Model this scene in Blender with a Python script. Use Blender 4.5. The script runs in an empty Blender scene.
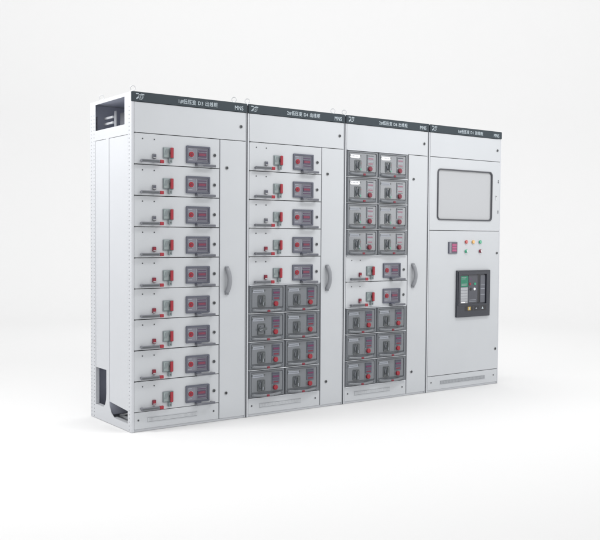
import bpy, bmesh, math, random
from mathutils import Vector, Matrix
random.seed(7)
S = bpy.context.scene
COL = S.collection
PI = math.pi
H, D, W = 2.2, 0.667, 0.8746
ROW = 0.2012
RTOP = 1.939            # top of the first drawer row

# ------------------------------------------------------------------ materials
def mat(name, col, rough=.45, metal=0, var=.03, bump=.0, bscale=350, coat=0, emit=None, estr=0, alpha_trans=0):
    m = bpy.data.materials.new(name); m.use_nodes = True
    nt = m.node_tree; b = nt.nodes['Principled BSDF']
    b.inputs['Roughness'].default_value = rough
    b.inputs['Metallic'].default_value = metal
    b.inputs['Coat Weight'].default_value = coat
    b.inputs['Coat Roughness'].default_value = .12
    b.inputs['Transmission Weight'].default_value = alpha_trans
    tc = nt.nodes.new('ShaderNodeTexCoord')
    n = nt.nodes.new('ShaderNodeTexNoise'); n.inputs['Scale'].default_value = 3.2; n.inputs['Detail'].default_value = 5
    nt.links.new(tc.outputs['Object'], n.inputs['Vector'])
    r = nt.nodes.new('ShaderNodeValToRGB')
    lo = [c * (1 - var) for c in col]; hi = [min(1, c * (1 + var)) for c in col]
    r.color_ramp.elements[0].position = .3; r.color_ramp.elements[1].position = .7
    r.color_ramp.elements[0].color = (*lo, 1); r.color_ramp.elements[1].color = (*hi, 1)
    nt.links.new(n.outputs['Fac'], r.inputs['Fac']); nt.links.new(r.outputs['Color'], b.inputs['Base Color'])
    rr = nt.nodes.new('ShaderNodeMapRange')
    rr.inputs['To Min'].default_value = max(.02, rough - .05); rr.inputs['To Max'].default_value = min(1, rough + .05)
    nt.links.new(n.outputs['Fac'], rr.inputs['Value']); nt.links.new(rr.outputs['Result'], b.inputs['Roughness'])
    if bump:
        n2 = nt.nodes.new('ShaderNodeTexNoise'); n2.inputs['Scale'].default_value = bscale; n2.inputs['Detail'].default_value = 2
        nt.links.new(tc.outputs['Object'], n2.inputs['Vector'])
        bp = nt.nodes.new('ShaderNodeBump'); bp.inputs['Strength'].default_value = bump; bp.inputs['Distance'].default_value = .0006
        nt.links.new(n2.outputs['Fac'], bp.inputs['Height']); nt.links.new(bp.outputs['Normal'], b.inputs['Normal'])
    if emit:
        b.inputs['Emission Color'].default_value = (*emit, 1); b.inputs['Emission Strength'].default_value = estr
    return m
PAINT = mat('grey_powder_coat', (.496, .514, .536), .38, var=.015, bump=.10)
FRAMEP = mat('frame_powder_coat', (.552, .568, .596), .42, var=.012, bump=.05)
HEAD = mat('slate_header_paint', (.010, .022, .031), .42, var=.06)
DARK = mat('gap_shade_dark', (.15, .155, .17), .7)
JOINT = mat('joint_shade_fill', (.07, .075, .085), .6)
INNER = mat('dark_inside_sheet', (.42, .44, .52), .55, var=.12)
ZINC = mat('zinc_plated_steel', (.50, .51, .52), .35, metal=.6, var=.08)
EYEM = mat('bright_lifting_eye', (.50, .51, .52), .4, metal=.3)
BAR = mat('grey_moulded_plastic', (.150, .155, .175), .4, var=.05)
MPL = mat('module_grey_plastic', (.135, .146, .162), .34, var=.05, bump=.12, bscale=500, coat=.25)
MPL2 = mat('module_raised_face', (.150, .162, .178), .25, var=.05, bump=.05, bscale=300, coat=.65)
SMOKE = mat('dark_moulding', (.075, .085, .090), .3, var=.08, coat=.3)
RED = mat('red_plastic', (.28, .011, .024), .42, var=.08)
DRED = mat('dark_red_plastic', (.17, .014, .034), .4, var=.08)
TEAL = mat('teal_grey_plastic', (.20, .235, .245), .4, var=.08)
TEAL2 = mat('pale_green_grey_plastic', (.27, .32, .32), .4, var=.05)
SCREW = mat('dark_screw_head', (.075, .08, .085), .4, metal=.4)
WHITE = mat('white_label_and_glare', (.80, .80, .82), .5, var=.02)
LABEL = mat('pale_engraved_label', (.30, .32, .36), .45, var=.05)
INK = mat('ink', (.05, .05, .07), .6)
LETTER = mat('silver_lettering', (.42, .48, .52), .5, var=.04)
MAG = mat('magenta_display', (.14, .016, .070), .35, coat=.2)
VIO = mat('violet_display', (.070, .042, .085), .35, coat=.2)
PINK = mat('pink_scale_and_highlight', (.20, .055, .10), .4)
METER = mat('meter_dark_frame', (.088, .094, .125), .4, var=.05)
METERF = mat('meter_face', (.180, .180, .215), .35, var=.05, coat=.2)
BEZEL = mat('breaker_bezel', (.024, .027, .038), .4, var=.06, coat=.1)
BEZ2 = mat('breaker_panel', (.060, .063, .078), .4, var=.06)
BEZ3 = mat('breaker_side_panel', (.095, .10, .12), .4, var=.06)
MARO = mat('maroon_plastic', (.19, .014, .030), .4)
PALEP = mat('pale_pink_print', (.26, .12, .16), .4)
LEVR = mat('bright_red_lever', (.30, .013, .026), .40, coat=.1)
BLACK = mat('black_plastic', (.012, .012, .016), .35)
GREEN = mat('green_label', (.004, .17, .095), .4, var=.04)
GREENL = mat('green_lens', (.01, .30, .16), .2, coat=.6)
AMBER = mat('amber_lens', (.62, .34, .08), .2, coat=.6)
REDL = mat('red_lens', (.40, .03, .025), .2, coat=.6)
YEL = mat('yellow_label', (.42, .28, .05), .45)
SILV = mat('silver_plate', (.34, .35, .37), .4, metal=.3, var=.12)
RUB = mat('window_rubber_seal', (.065, .068, .078), .5)
GLASS = mat('window_pane_glass', (.335, .345, .362), .2, var=.01, coat=.15)
LUVR = mat('louvre_slot', (.17, .18, .20), .6)
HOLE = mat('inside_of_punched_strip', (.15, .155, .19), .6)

# ------------------------------------------------------------------ mesh helpers
class MB:
    def __init__(s): s.bm = bmesh.new(); s.mats = []
    def _mi(s, m):
        if m not in s.mats: s.mats.append(m)
        return s.mats.index(m)
    def _merge(s, t, m, M=None, smooth=False):
        i = s._mi(m)
        if M: t.transform(M)
        bmesh.ops.recalc_face_normals(t, faces=t.faces)
        for f in t.faces: f.material_index = i; f.smooth = smooth
        me = bpy.data.meshes.new('tmp'); t.to_mesh(me); t.free()
        s.bm.from_mesh(me); bpy.data.meshes.remove(me)
    def box(s, x0, x1, y0, y1, z0, z1, m, bev=0, seg=2, M=None):
        t = bmesh.new(); bmesh.ops.create_cube(t, size=1)
        for v in t.verts:
            v.co = Vector(((x0 + x1) / 2 + v.co.x * (x1 - x0), (y0 + y1) / 2 + v.co.y * (y1 - y0), (z0 + z1) / 2 + v.co.z * (z1 - z0)))
        if bev: bmesh.ops.bevel(t, geom=t.edges[:], offset=bev, segments=seg, affect='EDGES', profile=.5)
        s._merge(t, m, M)
    def cyl(s, x, z, r, y0, y1, m, r2=None, n=20, bev=0):
        """cylinder along y; y0 is the front end with radius r2"""
        t = bmesh.new(); r2 = r if r2 is None else r2
        prof = [(y0, 0), (y0, r2 - bev), (y0 + bev, r2), (y1, r), (y1, 0)] if bev else [(y0, 0), (y0, r2), (y1, r), (y1, 0)]
        rings = []
        for (y, rad) in prof:
            if rad == 0: rings.append([t.verts.new((x, y, z))])
            else: rings.append([t.verts.new((x + rad * math.cos(2 * PI * k / n), y, z + rad * math.sin(2 * PI * k / n))) for k in range(n)])
        for a, b in zip(rings, rings[1:]):
            for k in range(n):
                k2 = (k + 1) % n
                if len(a) == 1: t.faces.new((a[0], b[k], b[k2]))
                elif len(b) == 1: t.faces.new((a[k], b[0], a[k2]))
                else: t.faces.new((a[k], b[k], b[k2], a[k2]))
        s._merge(t, m)
    def tube(s, pts, r, m, n=10, flat=1.0, closed=False):
        t = bmesh.new(); P = [Vector(p) for p in pts]; rings = []
        N = len(P)
        for i, p in enumerate(P):
            if closed: d = (P[(i + 1) % N] - P[i - 1])
            else: d = P[min(i + 1, N - 1)] - P[max(i - 1, 0)]
            d.normalize(); up = Vector((1, 0, 0)) if abs(d.x) < .9 else Vector((0, 0, 1))
            a = d.cross(up).normalized(); b = d.cross(a).normalized()
            rings.append([t.verts.new(p + a * (r * math.cos(2 * PI * k / n)) * flat + b * (r * math.sin(2 * PI * k / n))) for k in range(n)])
        pr = list(zip(rings, rings[1:] + ([rings[0]] if closed else [])))
        if not closed: pr = list(zip(rings, rings[1:]))
        for a, b in pr:
            for k in range(n): t.faces.new((a[k], a[(k + 1) % n], b[(k + 1) % n], b[k]))
        if not closed:
            t.faces.new(rings[0][::-1]); t.faces.new(rings[-1])
        s._merge(t, m, smooth=True)
    def prism(s, pts, y0, y1, m, plane='xz', bev=0):
        """extruded outline; plane xz: pts (x,z) along y; plane yz: pts (y,z) along x from y0 to y1"""
        t = bmesh.new()
        f = (lambda p, d: (p[0], d, p[1])) if plane == 'xz' else (lambda p, d: (d, p[0], p[1]))
        a = [t.verts.new(f(p, y0)) for p in pts]; b = [t.verts.new(f(p, y1)) for p in pts]
        t.faces.new(a); t.faces.new(b[::-1]); n = len(pts)
        for k in range(n): t.faces.new((a[k], b[k], b[(k + 1) % n], a[(k + 1) % n]))
        if bev:
            bmesh.ops.recalc_face_normals(t, faces=t.faces)
            e = [e for e in t.edges if all(abs((v.co.y if plane == 'xz' else v.co.x) - y0) < 1e-6 for v in e.verts)]
            bmesh.ops.bevel(t, geom=e, offset=bev, segments=2, affect='EDGES')
        s._merge(t, m)
    def ring(s, outer, inner, y0, y1, m, plane='xz'):
        """frame between two outlines with the same number of points"""
        t = bmesh.new(); n = len(outer)
        f = (lambda p, d: (p[0], d, p[1])) if plane == 'xz' else (lambda p, d: (d, p[0], p[1]))
        A = [t.verts.new(f(p, y0)) for p in outer]; B = [t.verts.new(f(p, y0)) for p in inner]
        A2 = [t.verts.new(f(p, y1)) for p in outer]; B2 = [t.verts.new(f(p, y1)) for p in inner]
        for k in range(n):
            j = (k + 1) % n
            t.faces.new((A[k], A[j], B[j], B[k])); t.faces.new((A2[k], B2[k], B2[j], A2[j]))
            t.faces.new((A[k], A2[k], A2[j], A[j])); t.faces.new((B[k], B[j], B2[j], B2[k]))
        s._merge(t, m)
    def build(s, name, parent=None, label=None, loc=(0, 0, 0)):
        me = bpy.data.meshes.new(name); s.bm.to_mesh(me); s.bm.free()
        for m in s.mats: me.materials.append(m)
        o = bpy.data.objects.new(name, me); COL.objects.link(o); o.location = loc
        if parent: o.parent = parent
        if label: o['label'] = label
        return o

def rrect(x0, x1, z0, z1, r, n=6):
    pts = []
    for cx, cz, a0 in ((x1 - r, z1 - r, 0), (x0 + r, z1 - r, 90), (x0 + r, z0 + r, 180), (x1 - r, z0 + r, 270)):
        for k in range(n + 1):
            a = math.radians(a0 + 90 * k / n); pts.append((cx + r * math.cos(a), cz + r * math.sin(a)))
    return pts

def copy_tree(o, parent=None):
    c = o.copy(); COL.objects.link(c); c.parent = parent
    for ch in list(o.children): copy_tree(ch, c)
    return c
def one(name, parent, fn, label=None, loc=(0, 0, 0)):
    b = MB(); fn(b); return b.build(name, parent, label, loc)

def text(name, body, x0, x1, z0, z1, y, m, parent):
    cu = bpy.data.curves.new('t', 'FONT'); cu.body = body; cu.size = 1; cu.extrude = .02; cu.offset = .010; cu.space_character = 1.12; cu.resolution_u = 4
    to = bpy.data.objects.new('t', cu); COL.objects.link(to)
    bpy.context.view_layer.update()
    me = bpy.data.meshes.new_from_object(to.evaluated_get(bpy.context.evaluated_depsgraph_get()))
    bpy.data.objects.remove(to)
    xs = [v.co.x for v in me.vertices]; ys = [v.co.y for v in me.vertices]
    ax, bx, ay, by = min(xs), max(xs), min(ys), max(ys)
    for v in me.vertices:
        px, py, pz = v.co
        v.co = (x0 + (px - ax) / (bx - ax) * (x1 - x0), y - (pz + .02) * .02, z0 + (py - ay) / (by - ay) * (z1 - z0))
    me.materials.clear(); me.materials.append(m); me.name = name
    o = bpy.data.objects.new(name, me); COL.objects.link(o); o.parent = parent
    return o

# ------------------------------------------------------------------ drawer (origin: cabinet left edge, row top)
def screw(b, x, z, r=.0045, y=-.002, m=SCREW): b.cyl(x, z, r, y, .002, m, n=12)
def lock(parent, x, z, name='lock'):
    def f(b):
        b.cyl(x, z, .0135, -.003, .001, ZINC, n=24, bev=.001)
        b.cyl(x, z, .0105, -.0065, -.003, SCREW, n=20, bev=.001)
        b.box(x - .002, x + .002, -.0075, -.0064, z - .006, z + .006, BLACK)
    return one(name, parent, f)

def make_drawer(red_stub):
    d = one('drawer', None, lambda b: (
        b.box(.0195, .6515, 0, .0165, -ROW + .0026, -.0026, PAINT, bev=.0014),
        b.cyl(.0235, -.0005, .0042, -.003, .01, SCREW, n=12)))
    for x in (.077, .161): one('screw', d, lambda b: screw(b, x, -.036))
    def stub(b):
        b.box(.147, .170, -.012, .001, -.161, -.130, DRED if red_stub else BAR, bev=.002)
        b.box(.151, .166, -.0135, -.0118, -.149, -.138, RED if red_stub else METER)
        b.box(.149, .168, -.0132, -.0118, -.158, -.153, ZINC)
    one('position_indicator', d, stub)
    def bar(b):
        b.box(.052, .184, -.040, -.024, -.189, -.169, BAR, bev=.004, seg=3)
        b.box(.060, .176, -.0415, -.0398, -.182, -.176, SMOKE)
        for x in (.062, .150): b.box(x, x + .014, -.026, .001, -.186, -.172, BAR)
    one('operating_handle', d, bar)
    one('handle_tip', d, lambda b: b.box(.184, .213, -.041, -.023, -.190, -.168, LEVR, bev=.004, seg=3))
    def plate(b):
        b.box(.222, .300, -.008, .001, -.155, -.082, TEAL, bev=.003)
        b.box(.226, .262, -.0125, -.0079, -.148, -.087, TEAL2, bev=.002)
        b.prism([(.228, -.130), (.244, -.130), (.258, -.1), (.258, -.092), (.240, -.092)], -.0145, -.0124, TEAL)
    one('switch_plate', d, plate)
    def lever(b):
        b.cyl(.280, -.118, .012, -.020, -.007, SMOKE)
        b.box(.266, .285, -.034, -.019, -.152, -.084, LEVR, bev=.004, seg=3)
        b.box(.287, .294, -.016, -.0079, -.150, -.086, SMOKE)
    one('switch_lever', d, lever)
    one('padlock_tab', d, lambda b: (b.box(.258, .282, -.022, .001, -.184, -.154, TEAL, bev=.003),
                                     b.cyl(.270, -.172, .005, -.0235, -.0219, SMOKE, n=14)))
    def meter(b):
        b.ring(rrect(.393, .574, -.176, -.060, .005), rrect(.403, .562, -.165, -.070, .003), -.010, .001, METER)
        b.box(.4031, .5619, -.004, .001, -.1649, -.0701, METERF)
        b.box(.470, .4735, -.0066, -.0039, -.158, -.078, LABEL)
        b.ring(rrect(.477, .556, -.158, -.077, .004), rrect(.480, .553, -.155, -.080, .003), -.0055, -.0039, METER)
        b.cyl(.430, -.117, .023, -.0055, -.0039, LABEL, n=28)
        for z in (-.082, -.151): b.box(.409, .440, -.005, -.0039, z - .0025, z + .0025, LABEL)
    one('meter_panel', d, meter)
    def btn(b):
        b.cyl(.430, -.117, .018, -.014, -.0054, RED, n=26, bev=.002)
        b.cyl(.430, -.117, .008, -.0165, -.0139, DRED, n=18)
    one('stop_button', d, btn)
    def disp(b):
        b.box(.483, .547, -.008, -.0039, -.132, -.100, VIO, bev=.001)
        b.box(.487, .541, -.0086, -.0079, -.122, -.108, DRED)
        for k in range(2): b.box(.490, .536, -.009, -.0085, -.120 + k * .007, -.1170 + k * .007, PINK)
        b.box(.485, .548, -.0065, -.0039, -.094, -.086, VIO); b.box(.485, .548, -.0065, -.0039, -.149, -.140, VIO)
    one('display', d, disp)
    def grip(b):
        b.box(.462, .604, -.040, -.026, -.197, -.180, BAR, bev=.004, seg=3)
        for x in (.464, .586): b.box(x, x + .014, -.028, .001, -.195, -.183, BAR)
        b.box(.462, .500, -.030, .001, -.182, -.172, METER, bev=.002)
        b.box(.500, .600, -.0412, -.0398, -.190, -.187, METER)
    one('pull_handle', d, grip)
    lock(d, .613, -.113)
    return d

# ------------------------------------------------------------------ half-width module (origin: module left, row top; width MW)
MW = .307
def make_module(white, variant=0):
    h = ROW
    def body(b):
        b.box(.002, MW - .002, -.004, .040, -h + .003, -.003, MPL, bev=.003, seg=2)
        b.ring(rrect(.006, MW - .006, -h + .007, -.007, .006), rrect(.017, MW - .019, -h + .030, -.016, .006), -.011, -.0039, MPL)
        b.box(.022, .286, -.008, -.0039, -.161, -.021, MPL2, bev=.002)
        b.box(.190, .193, -.010, -.0079, -.155, -.027, MPL)
    d = one('plug_in_module', None, body)
    def lab(b):
        b.box(.028, .124, -.0095, -.0079, -.054, -.033, WHITE if white and variant != 2 else LABEL)  # white strip: reflected glare put into the label colour
        if white and variant != 2:
            b.prism([(.030, -.054), (.120, -.054), (.112, -.060), (.040, -.060)], -.0095, -.0079, WHITE)
            for k in range(5): b.box(.040 + k * .014, .047 + k * .014, -.0103, -.0094, -.047, -.041, LABEL)
        else:
            b.box(.036, .112, -.0103, -.0094, -.046, -.042, MPL)
    one('label_plate', d, lab)
    for x in (.026, .128): one('screw', d, lambda b: screw(b, x, -.040, .006, -.0105, SMOKE))
    def knob(b):
        b.ring(rrect(.070, .135, -.156, -.072, .010), rrect(.077, .128, -.149, -.079, .008), -.012, -.0079, SMOKE)
        if variant == 1:
            M = Matrix.Translation(Vector((.103, 0, -.112))) @ Matrix.Rotation(math.radians(80), 4, 'Y') @ Matrix.Translation(Vector((-.103, 0, .112)))
        else: M = Matrix.Translation(Vector((.103, 0, -.112))) @ Matrix.Rotation(math.radians(4), 4, 'Y') @ Matrix.Translation(Vector((-.103, 0, .112)))
        b.cyl(.103, -.112, .022, -.022, -.0079, MPL, n=24, bev=.002)
        b.box(.094, .112, -.036, -.0215, -.147, -.078, SMOKE, bev=.004, seg=3, M=M)
        b.box(.101, .105, -.0375, -.0358, -.143, -.120, LABEL, M=M)
    one('rotary_switch', d, knob)
    if white:
        one('warning_mark', d, lambda b: (b.box(.118, .124, -.014, -.0079, -.105, -.085, RED), b.box(.108, .134, -.013, -.0079, -.098, -.092, RED)))
        one('indicator_lamp', d, lambda b: b.cyl(.127, -.142, .009, -.013, -.0079, GREENL, n=18, bev=.001))
    def disp(b):
        b.box(.196, .260, -.012, -.0079, -.112, -.028, METER if not white else MPL2, bev=.002)
        b.box(.200, .256, -.0135, -.0118, -.066, -.048, VIO if not white else LABEL, bev=.0005)
        b.box(.203, .253, -.0143, -.0134, -.063, -.053, MAG if not white else PALEP)
        b.box(.200, .256, -.0128, -.0118, -.039, -.034, INK)
        b.box(.200, .256, -.0128, -.0118, -.082, -.075, VIO if not white else LABEL)
        b.box(.206, .250, -.0128, -.0118, -.102, -.092, PALEP if white else DRED)
    one('display', d, disp)
    def btn(b):
        b.cyl(.222, -.136, .024, -.010, -.0079, MPL, n=26)
        b.cyl(.222, -.136, .018, -.024, -.0099, MARO if white else RED, n=26, bev=.003)
        if white: b.box(.222, .226, -.0252, -.0238, -.146, -.126, PINK)  # pink sliver painted on as the button's highlight
    one('stop_button', d, btn)
    def lip(b):   # bow-shaped pull bar across the bottom
        t = []; n = 12
        for k in range(n + 1):
            u = k / n; x = .020 + u * .256
            t.append((x, -.012 - .020 * math.sin(PI * u), -.177 - .006 * math.sin(PI * u)))
        b.tube(t, .0105, MPL2 if not white else MPL, n=10)
        b.box(.012, .030, -.014, 0, -.189, -.166, MPL, bev=.003); b.box(.266, .284, -.014, 0, -.189, -.166, MPL, bev=.003)
        b.box(.020, .280, -.0095, -.0039, -.1955, -.188, SMOKE)
    one('pull_bar', d, lip)
    one('latch', d, lambda b: b.box(.131, .155, -.046, -.030, -.191, -.176, MARO, bev=.004, seg=3))
    return d

# ------------------------------------------------------------------ lifting eye
def make_eye():
    def f(b):
        a = math.radians(-36)
        b.tube([(.016 * math.cos(t) * math.cos(a), .016 * math.cos(t) * math.sin(a), (.030 + .016 * math.sin(t))) for t in [2 * PI * k / 24 for k in range(24)]], .0029, EYEM, n=8, closed=True)
        t = bmesh.new(); bmesh.ops.create_cone(t, cap_ends=True, segments=16, radius1=.014, radius2=.010, depth=.0155)
        b._merge(t, EYEM, Matrix.Translation(Vector((0, 0, .0075))))
    return one('lifting_eye', None, f)

def strip_holes(b, y0, y1, z0, z1, hy, hole, pitch, m, x0=0, x1=.004, hh=None):
    """vertical steel strip in the plane x, punched with one column of square holes centred at y=hy"""
    hh = hh or hole
    b.box(x0, x1, y0, hy - hole / 2, z0, z1, m); b.box(x0, x1, hy + hole / 2, y1, z0, z1, m)
    z = z0; n = int((z1 - z0) / pitch)
    for k in range(n + 1):
        c = z0 + pitch * (k + .5)
        top = min(z1, c - hh / 2) if k < n else z1
        b.box(x0, x1, hy - hole / 2, hy + hole / 2, z, top, m); z = c + hh / 2
        if z >= z1: break

proto_eye = make_eye()
drawer_plain, drawer_red = make_drawer(False), make_drawer(True)
mod_glare, mod_dark, mod_turn, mod_pale = make_module(True), make_module(False), make_module(False, 1), make_module(True, 2)
protos = [mod_pale, proto_eye, drawer_plain, drawer_red, mod_glare, mod_dark, mod_turn]

def logo(parent):
    """stylised emblem: slanted dot-and-hook on the left, an E inside a round D"""
    def f(b):
        X = lambda u: .031 + u * .047
        Z = lambda v: 2.151 + v * .034
        def st(pts, w=.0022):
            w *= 1.65
            for p, q in zip(pts, pts[1:]):
                a = Vector((X(p[0]), Z(p[1]))); c = Vector((X(q[0]), Z(q[1]))); d = (c - a).normalized() * w * .5; n = Vector((-d.y, d.x))
                a -= d; c += d
                b.prism([tuple(a + n), tuple(c + n), tuple(c - n), tuple(a - n)], -.0078, -.0059, LETTER)
        st([(0, 1), (.42, 1), (.42, .72), (.12, .18)], .0036); b.box(X(-.02), X(.14), -.008, -.0059, Z(0), Z(.24), LETTER)
        st([(.5, .86), (.92, .8), (1.0, .5), (.88, .12), (.55, 0), (.38, .12), (.34, .5)], .0024)
        st([(.60, .62), (.60, .25)], .0017); st([(.60, .45), (.80, .45)], .0014); st([(.75, 1), (1.12, .92)], .003)
    return one('emblem', parent, f)

def handle(parent):
    n = 14
    def f(b):
        t = []
        for k in range(n + 1):
            u = k / n; s = math.sin(PI * u)
            t.append((.710 + .010 * s, -.006 - .024 * s ** .6, .888 + u * .170))
        b.tube(t, .0165, BAR2, n=12, flat=.85)
        b.box(.698, .727, -.012, .001, .872, .900, BAR2, bev=.004, seg=3); b.box(.698, .727, -.012, .001, 1.044, 1.070, BAR2, bev=.004, seg=3)
    return one('door_handle', parent, f)
BAR2 = mat('grey_handle_plastic', (.24, .25, .27), .35, var=.05, coat=.2)

def louvre(parent, x0, x1, z0, z1, y=0, fin=.0036):
    def f(b):
        n = int((x1 - x0) / .0085)
        b.box(x0, x1, y - .0012, y + .001, z0, z1, LUVR)
        for k in range(n):
            x = x0 + (k + .5) * (x1 - x0) / n
            b.box(x - fin, x + fin, y - .0030, y - .0011, z0 + .002, z1 - .002, PAINT)
        for zz in (z0 - .002, z1): b.box(x0 - .003, x1 + .003, y - .003, y + .001, zz, zz + .002, PAINT)
    return one('ventilation_grille', parent, f)

def cabinet(k, title, label):
    g = .006
    root = bpy.data.objects.new('switchgear_cabinet', None); COL.objects.link(root)
    root.location = (k * W, 0, 0); root.empty_display_size = .2
    root['label'] = label; root['category'] = 'switchgear cabinet'; root['group'] = 'switchgear cabinets bolted together in a row'
    xl, xr = (0 if k == 0 else g), (W - g if k < 3 else W)
    # frame: front posts, back, roof, floor, base
    def fr(b):
        b.box(xl, .0172, .0005, .060, 0, 2.136, FRAMEP, bev=.0015) if k else b.box(.0045, .0172, .0005, .040, 0, 2.136, FRAMEP)
        b.box(.8645, xr, .0005, .060, 0, 2.136, FRAMEP, bev=.0015)
        b.box(.0175, .8643, .010, .058, 0, .014, FRAMEP)                       # bottom rail
        b.box(xl + .0045, xr, D - .004, D, 0, H - .012, FRAMEP)                        # back sheet
        b.box(xl + .0045, xr, .004, D - .0002, H - .012, H - .001, FRAMEP)                       # roof
        b.box(xl + .0045, xr - .0045, .062, D - .0045, .030, .036, FRAMEP)       # floor sheet
        for y0, y1 in ((.062, .100), (D - .045, D - .005)):
            b.box(xl + .005, xr - .005, y0, y1, 0, .0295, FRAMEP)
        b.box(.0175, .8643, .030, .058, 1.90, 2.187, INNER)
        if k < 3: b.box(xr - .004, xr - .0002, .0605, D - .0045, .037, H - .0125, FRAMEP)
        if k > 0: b.box(xl + .0002, xl + .004, .0605, D - .0045, .037, H - .0125, FRAMEP)
    one('frame', root, fr)
    one('gap_shade_backing', root, lambda b: (b.box(.0178, .8640, .0195, .0290, .0145, 2.136, DARK),  # dark sheet puts the shade of the panel gaps into the colour
        b.box(-.0058, .0058, .0035, .035, .001, 2.19, JOINT) if k else None))  # dark fill stands in for shade in the slot between cabinets
    if k == 3: one('side_panel', root, lambda b: b.box(W - .004, W - .0002, .0605, D - .0045, .001, H - .0125, FRAMEP))
    # header
    hx0, hx1 = (0 if k == 0 else .0065), (W - .0045 if k < 3 else W)
    hd = one('header_strip', root, lambda b: (
        b.prism(rrect(hx0, hx1, 2.1375, H - .0005, .010 if k == 3 else .003), -.006, .003, HEAD, bev=.0012)))
    text('lettering', title, .335, .632, 2.1515, 2.1835, -.0062, LETTER, hd)
    text('lettering', 'MNS', .770, .838, 2.149, 2.178, -.0062, LETTER, hd)
    logo(hd)
    # top panel
    tp = one('top_panel', root, lambda b: b.box(.0195, .8625, 0, .0165, 1.9415, 2.1355, PAINT, bev=.0014))
    lock(tp, .823, 2.037)
    for x in (() if k == 3 else (.05,) if k == 2 else (.05, .80)):
        for y in ((.055, .55) if (k, x) == (0, .05) else (.055,)):
            e = proto_eye.copy(); COL.objects.link(e); e.parent = root; e.location = (x - (.015 if x < .1 else 0), y, H - .001)
    if k < 3:
        def dr(b): b.box(.6585, .8625, 0, .0165, .0165, 1.9368, PAINT, bev=.0014)
        cd = one('cable_door', root, dr)
        lock(cd, .710, 1.746); lock(cd, .710, .190); handle(cd)
        pl = one('plinth_panel', root, lambda b: b.box(.0195, .6515, .001, .0165, .0165, .1265, PAINT, bev=.0014))
        louvre(pl, .115, .480, .058, .086, y=.001)
        for x in (.048, .612): one('screw', pl, lambda b: screw(b, x, .075, .006))
    return root

def put(proto, parent, x, z, label=None):
    c = copy_tree(proto, parent); c.location = (x + random.uniform(-.0006, .0006), random.uniform(-.0010, .0006), z + random.uniform(-.0005, .0005))
    if label: c['label'] = label
    return c
def rowz(i): return RTOP - i * ROW

c1 = cabinet(0, '1#低压变 D3 出线柜', 'light grey switchgear cabinet with nine white drawers and an open punched side frame')
c2 = cabinet(1, '2#低压变 D4 出线柜', 'grey switchgear cabinet with five white drawers above four rows of dark modules')
c3 = cabinet(2, '2#低压变 D6 出线柜', 'grey switchgear cabinet with two white drawers between upper and lower blocks of dark modules')
c4 = cabinet(3, '1#低压变 D1 进线柜', 'grey switchgear cabinet with a large window above signal lamps and a black breaker panel')
for i in range(9): put(drawer_plain if i < 3 else drawer_red, c1, 0, rowz(i))
for i in range(5): put(drawer_plain if i < 3 else drawer_red, c2, 0, rowz(i))
for i in (4, 5): put(drawer_red, c3, 0, rowz(i))
MX = (.0195, .3285)
for i in range(5, 9):
    for j in (0, 1): put(mod_turn if (i, j) == (6, 0) else mod_dark, c2, MX[j], rowz(i))
for i in range(0, 4):
    for j in (0, 1): put(mod_glare if i + j < 2 else mod_pale, c3, MX[j], rowz(i), 'plug-in module with a label strip whitened by painted glare' if i + j < 2 else None)
for i in range(6, 9):
    for j in (0, 1): put(mod_dark, c3, MX[j], rowz(i))
# dark rails beside the module blocks and pale shelf edges between module rows
def rails(root, r0, r1):
    z1, z0 = rowz(r0) - .002, rowz(r1 + 1) + .002
    one('module_rail', root, lambda b: (b.box(.6365, .6500, .004, .019, z0, z1, MPL, bev=.001)))
    for i in range(r0, r1 + 2):
        one('shelf_edge', root, lambda b: b.box(.0195, .6360, -.013, .019, rowz(i) - .0021, rowz(i) + .0021, ZWH))
ZWH = mat('pale_shelf_edge', (.58, .60, .63), .4, var=.02)
rails(c2, 5, 8); rails(c3, 0, 3); rails(c3, 6, 8)

# ------------------------------------------------------------------ cabinet 1: open side frame
def side(b):
    X = .004
    zt, zb = 2.174, .050
    strip_holes(b, .0005, .058, .0, 2.1365, .036, .0085, .0252, FRAMEP)
    b.box(0, X, .0065, .058, 2.1366, H - .0005, FRAMEP)
    # rear post with two columns
    strip_holes(b, .579, .628, .0, 2.1365, .603, .0085, .0252, FRAMEP)
    strip_holes(b, .628, D, .0, 2.1365, .648, .0075, .0252, FRAMEP)
    b.box(0, X, .579, D, 2.1366, H - .0005, FRAMEP)
    b.box(0, X, .058, .104, 1.93, H - .0005, FRAMEP)
    b.box(0, X, .104, .579, 2.1765, H - .0005, FRAMEP)
    b.box(0, X, .104, .579, 1.93, 1.998, FRAMEP)
    # turned-in edges of the upper opening
    b.box(X, .030, .100, .104, 1.998, 2.1765, FRAMEP); b.box(X, .030, .104, .579, 1.994, 1.998, FRAMEP)
    # centre post, flared at its foot
    b.prism([(.352, 1.9298), (.398, 1.9298), (.398, .20), (.402, .155), (.420, .118), (.45, .098), (.579, .098), (.579, .0005), (.058, .0005), (.058, .048), (.270, .052), (.318, .075), (.345, .120), (.352, .17)], 0, X, FRAMEP, plane='yz')
    # inner strip beside each post
    b.box(X, .026, .054, .058, .05, 1.93, FRAMEP); b.box(X, .026, .579, .583, .10, 1.93, FRAMEP)
    # turned-in foot edges
    b.box(X, .034, .058, .30, .046, .050, FRAMEP); b.box(X, .034, .43, .578, .094, .098, FRAMEP)
one('side_frame', c1, side)
one('side_panel', c1, lambda b: b.prism([(.0605, 1.9275), (.3495, 1.9275), (.3495, .150), (.0605, .131)], .0015, .005, FRAMEP, plane='yz', bev=.001), 'front side panel, cut short above a low opening')
one('side_panel', c1, lambda b: b.prism([(.4005, 1.9275), (.5765, 1.9275), (.5765, .358), (.4005, .358)], .0015, .005, FRAMEP, plane='yz', bev=.001), 'narrow rear side panel above a tall opening')
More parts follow.
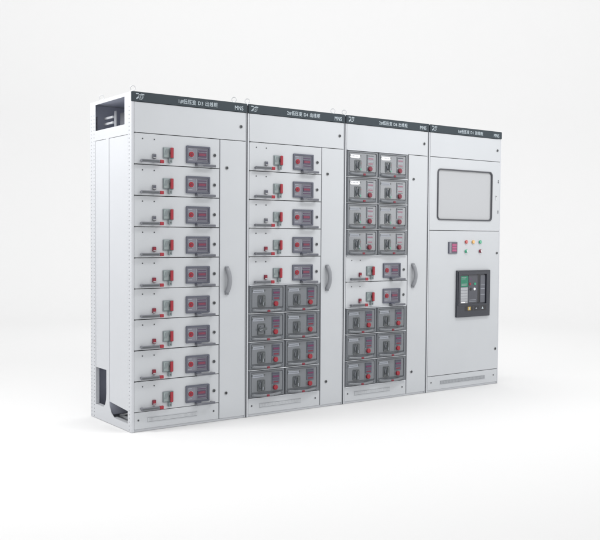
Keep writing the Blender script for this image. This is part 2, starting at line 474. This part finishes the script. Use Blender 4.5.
def inside(b):
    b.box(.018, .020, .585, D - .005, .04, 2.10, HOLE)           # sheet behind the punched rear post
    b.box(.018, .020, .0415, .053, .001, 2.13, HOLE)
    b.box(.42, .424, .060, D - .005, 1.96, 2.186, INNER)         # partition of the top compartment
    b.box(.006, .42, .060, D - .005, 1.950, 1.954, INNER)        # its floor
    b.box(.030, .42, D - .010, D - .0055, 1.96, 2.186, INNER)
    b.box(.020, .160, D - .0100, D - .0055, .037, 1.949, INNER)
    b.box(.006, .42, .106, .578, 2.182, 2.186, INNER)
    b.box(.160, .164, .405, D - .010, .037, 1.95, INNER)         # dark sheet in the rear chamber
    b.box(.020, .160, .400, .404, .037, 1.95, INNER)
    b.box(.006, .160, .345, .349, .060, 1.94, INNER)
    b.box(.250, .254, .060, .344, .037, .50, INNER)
one('inner_partition', c1, inside)
def bus(b):
    b.box(.10, .112, .470, .484, 2.01, 2.135, FRAMEP)
    for z in (2.094, 2.055): b.box(.085, .099, .486, .632, z - .008, z + .008, FRAMEP, bev=.002)
    b.box(.13, .15, .30, .46, 2.03, 2.12, BAR, bev=.003)
one('busbar_support', c1, bus)
def tray(b):
    M = Matrix.Translation(Vector((.11, .20, .085))) @ Matrix.Rotation(math.radians(-14), 4, 'X')
    b.box(-.05, .05, -.125, .125, -.004, .004, ZINC, bev=.001, M=M)
    b.box(.075, .12, .062, .34, .040, .058, FRAMEP, bev=.002)
    b.box(.06, .15, .42, .56, .040, .105, BAR, bev=.004)
one('cable_tray', c1, tray)

# ------------------------------------------------------------------ cabinet 4
ud = one('upper_door', c4, lambda b: b.ring([(.8625, 1.9368), (.0195, 1.9368), (.0195, 1.3395), (.8625, 1.3395)], [(.7533, 1.8373), (.1127, 1.8373), (.1127, 1.4327), (.7533, 1.4327)], 0, .0165, PAINT))
wf = one('window', ud, lambda b: b.prism(rrect(.108, .758, 1.428, 1.842, .028), .004, .008, GLASS))
one('window_frame', wf, lambda b: (
    b.ring([(p[0], p[1]) for p in rrect(.1025, .7635, 1.4225, 1.8475, .034, 7)], rrect(.1135, .7525, 1.4335, 1.8365, .025, 7), -.007, .0035, RUB)))
for z in (1.775, 1.760, 1.512, 1.497): one('hinge_pin', ud, lambda b: b.cyl(.842, z, .0052, -.003, .001, SCREW, n=14))
one('door_catch', ud, lambda b: (b.cyl(.818, 1.641, .0065, -.004, .001, SCREW, n=14), b.box(.814, .818, -.006, .001, 1.60, 1.665, PAINT2)))if 0 else None
def catch(b):
    b.cyl(.816, 1.640, .008, -.005, .001, ZINC, n=16); b.cyl(.816, 1.640, .0035, -.0065, -.0049, SCREW, n=12)
    b.box(.813, .819, -.004, .001, 1.606, 1.631, ZINC)
one('door_catch', ud, catch)
ld = one('lower_door', c4, lambda b: b.box(.0195, .8625, 0, .0165, .1325, 1.3350, PAINT, bev=.0014))
lock(ld, .835, 1.147); lock(ld, .832, .309)
pl = one('plinth_panel', c4, lambda b: b.box(.0195, .8625, .001, .0165, .0165, .1278, PAINT, bev=.0014))
louvre(pl, .166, .708, .057, .085, y=.001, fin=.0018)
for x in (.060, .815): one('screw', pl, lambda b: screw(b, x, .078, .006))
def mtr(b):
    b.box(.238, .338, -.010, .001, 1.145, 1.243, METER, bev=.002)
    b.box(.243, .266, -.0115, -.0099, 1.150, 1.238, METERF)
    b.box(.270, .332, -.0115, -.0099, 1.158, 1.230, MAG, bev=.0005)
    for q in range(3): b.box(.276, .326, -.0122, -.0114, 1.166 + q * .022, 1.179 + q * .022, PINKD)
PINKD = mat('meter_digits', (.40, .07, .18), .4)
one('meter', ld, mtr)
def lamp(x, z, m, label, split=None):
    def f(b):
        b.cyl(x, z, .021, -.004, .001, ZINC, n=28, bev=.001)
        b.cyl(x, z, .0165, -.014, -.0039, m, r2=.015, n=26, bev=.003)
        if split: b.box(x - .009, x + .009, -.021, -.0139, z - .004, z + .004, split, bev=.002, M=Matrix.Translation(Vector((x, 0, z))) @ Matrix.Rotation(math.radians(70), 4, 'Y') @ Matrix.Translation(Vector((-x, 0, -z))))
    one('signal_lamp' if not split else 'selector_button', ld, f, label)
lamp(.450, 1.243, REDL, 'red signal lamp'); lamp(.534, 1.243, AMBER, 'amber signal lamp'); lamp(.620, 1.243, GREENL, 'green signal lamp')
lamp(.449, 1.164, GREENL, 'green push button', WHITE); lamp(.622, 1.164, DRED, 'red push button', WHITE)
def bez(b):
    b.ring(rrect(.333, .737, .606, 1.002, .006), rrect(.372, .690, .715, .968, .004), -.018, .001, BEZEL)
    b.ring(rrect(.345, .727, .704, .990, .004), rrect(.3722, .6898, .7152, .9678, .004), -.022, -.0179, BEZEL)
bp = one('breaker_bezel', ld, bez)
def core(b):
    b.box(.3722, .6898, -.006, .0012, .7152, .9678, BEZ2)
    b.box(.478, .590, -.0085, -.0059, .725, .960, BEZ2, bev=.001)
    b.box(.623, .684, -.0105, -.0059, .722, .960, BEZ3, bev=.001)
    for z in (.872, .840, .79): b.box(.628, .679, -.0112, -.0104, z, z + .004, LABEL)
    b.box(.590, .620, -.0075, -.0059, .718, .965, BLACK)
    for z in (.735, .747): b.box(.490, .570, -.0092, -.0084, z, z + .003, LABEL)
    b.box(.490, .515, -.0092, -.0084, .92, .935, VIO)
one('breaker_front', bp, core)
def grn(b):
    b.box(.382, .474, -.010, -.0059, .862, .956, GREEN, bev=.001)
    for z, x1 in ((.940, .45), (.928, .44), (.884, .46), (.874, .455)): b.box(.392, x1, -.0106, -.0099, z, z + .004, TEAL2)
one('rating_label', bp, grn)
def slv(b):
    b.box(.382, .472, -.009, -.0059, .722, .858, SILV, bev=.001)
    for q in range(5): b.box(.388, .466, -.0096, -.0089, .735 + q * .024, .738 + q * .024, BEZ3)
    b.box(.392, .440, -.0100, -.0089, .726, .7345, WHITE)
one('settings_plate', bp, slv)
for x, z, m, nm in ((.497, .885, RED, 'red button'), (.556, .885, GREENL, 'green button'), (.507, .841, BLACK, 'black button'), (.552, .841, WHITE, 'white button')):
    one('push_button', bp, lambda b: b.cyl(x, z, .0115, -.013, -.0084, m, n=18, bev=.001), nm)
def low(b):
    b.box(.430, .690, -.0195, -.0179, .657, .696, BLACK)
    for x in (.527, .600, .622): b.box(x, x + .003, -.0202, -.0194, .657, .696, BEZ3)
    b.box(.462, .498, -.0207, -.0194, .662, .692, YEL); b.box(.474, .486, -.0213, -.0206, .668, .687, LETTER)
    b.prism([(.556, .671), (.576, .671), (.566, .686)], -.0205, -.0194, LABEL)
    b.prism([(.632, .668), (.656, .668), (.644, .688)], -.0205, -.0194, LETTER)
one('key_lock_strip', bp, low)

for p in protos:                                                # the originals were only patterns
    for c in list(p.children): bpy.data.objects.remove(c)
    bpy.data.objects.remove(p)

# ------------------------------------------------------------------ white studio sweep: floor disc running up into a curved wall behind
SWEEP = mat('white_studio_paint', (.762, .762, .762), .9, var=.0)
SWEEP.node_tree.nodes['Principled BSDF'].inputs['Specular IOR Level'].default_value = 0
def sweep(b):
    t = bmesh.new(); N = 96; cx, cy = 1.0, -.5; R0, RF, HW = 8.0, 3.5, 11.0
    prof = [(0, 0)] + [(x, 0) for x in (3, 6, R0)] + [(R0 + RF * math.sin(a), RF - RF * math.cos(a)) for a in [PI / 2 * k / 14 for k in range(1, 15)]] + [(R0 + RF, HW)]
    a0, a1 = math.radians(-40), math.radians(150)
    rings = []
    for (q, z) in prof:
        rings.append([t.verts.new((cx + q * math.cos(a0 + (a1 - a0) * k / N), cy + q * math.sin(a0 + (a1 - a0) * k / N), z - .002)) for k in range(N + 1)])
    for p, q in zip(rings[1:], rings[2:]):
        for k in range(N): t.faces.new((p[k], q[k], q[k + 1], p[k + 1]))
    c = t.verts.new((cx, cy, -.002))
    for k in range(N): t.faces.new((c, rings[1][k], rings[1][k + 1]))
    for v in rings[0]: t.verts.remove(v)
    # the rest of the floor, towards and beside the camera
    M2 = 48; prev = None
    out = [t.verts.new((cx + 14 * math.cos(a1 + (2 * PI - a1 + a0) * k / M2), cy + 14 * math.sin(a1 + (2 * PI - a1 + a0) * k / M2), -.002)) for k in range(M2 + 1)]
    for k in range(M2): t.faces.new((c, out[k], out[k + 1]))
    b._merge(t, SWEEP, smooth=True)
f = one('studio_floor', None, sweep); f['kind'] = 'structure'

# ------------------------------------------------------------------ light
w = bpy.data.worlds.new('World'); S.world = w; w.use_nodes = True
bg = w.node_tree.nodes['Background']; bg.inputs['Color'].default_value = (1, 1, 1, 1); bg.inputs['Strength'].default_value = 1.0
def area(name, loc, target, sx, sy, power, col=(1, 1, 1)):
    l = bpy.data.lights.new(name, 'AREA'); l.shape = 'RECTANGLE'; l.size = sx; l.size_y = sy; l.energy = power; l.color = col
    o = bpy.data.objects.new(name, l); COL.objects.link(o); o.location = loc
    o.rotation_euler = (Vector(target) - Vector(loc)).to_track_quat('-Z', 'Y').to_euler()
    return o
area('side_softbox', (-1.6, .3, 3.4), (0, .3, 1.7), .9, .9, 55, (1, .995, .99))
area('top_softbox', (2.5, -1.8, 3.6), (2.4, 0, 2.1), 3.0, .6, 46)
area('front_softbox', (8.1, -5.2, 1.85), (8.1, 0, 1.85), 4.2, 1.7, 70)
area('backdrop_fill_light', (2.6, 2.4, 8.2), (8.8, 10.5, 1.0), 7, 2, 215)  # added unseen lamp, lifts the sweep wall towards the floor's tone

# ------------------------------------------------------------------ camera
cam = bpy.data.cameras.new('camera'); co = bpy.data.objects.new('camera', cam); COL.objects.link(co); S.camera = co
r = Vector((.80951675, -.58705511, .00699489)); u = Vector((.01664529, .03485926, .9992536)); fw = Vector((.58686077, .8087961, -.03799086))
M = Matrix((r, u, -fw)).transposed().to_4x4(); M.translation = Vector((-2.4379, -5.204, 1.2781)); co.matrix_world = M
cam.sensor_width = 36; cam.sensor_fit = 'HORIZONTAL'; cam.lens = 878.6146 / 600 * 36; cam.clip_end = 500; cam.clip_start = .05
vs = S.view_settings; vs.view_transform = 'Standard'; vs.look = 'None'; vs.exposure = .05; vs.gamma = 1
S.render.engine = 'CYCLES'
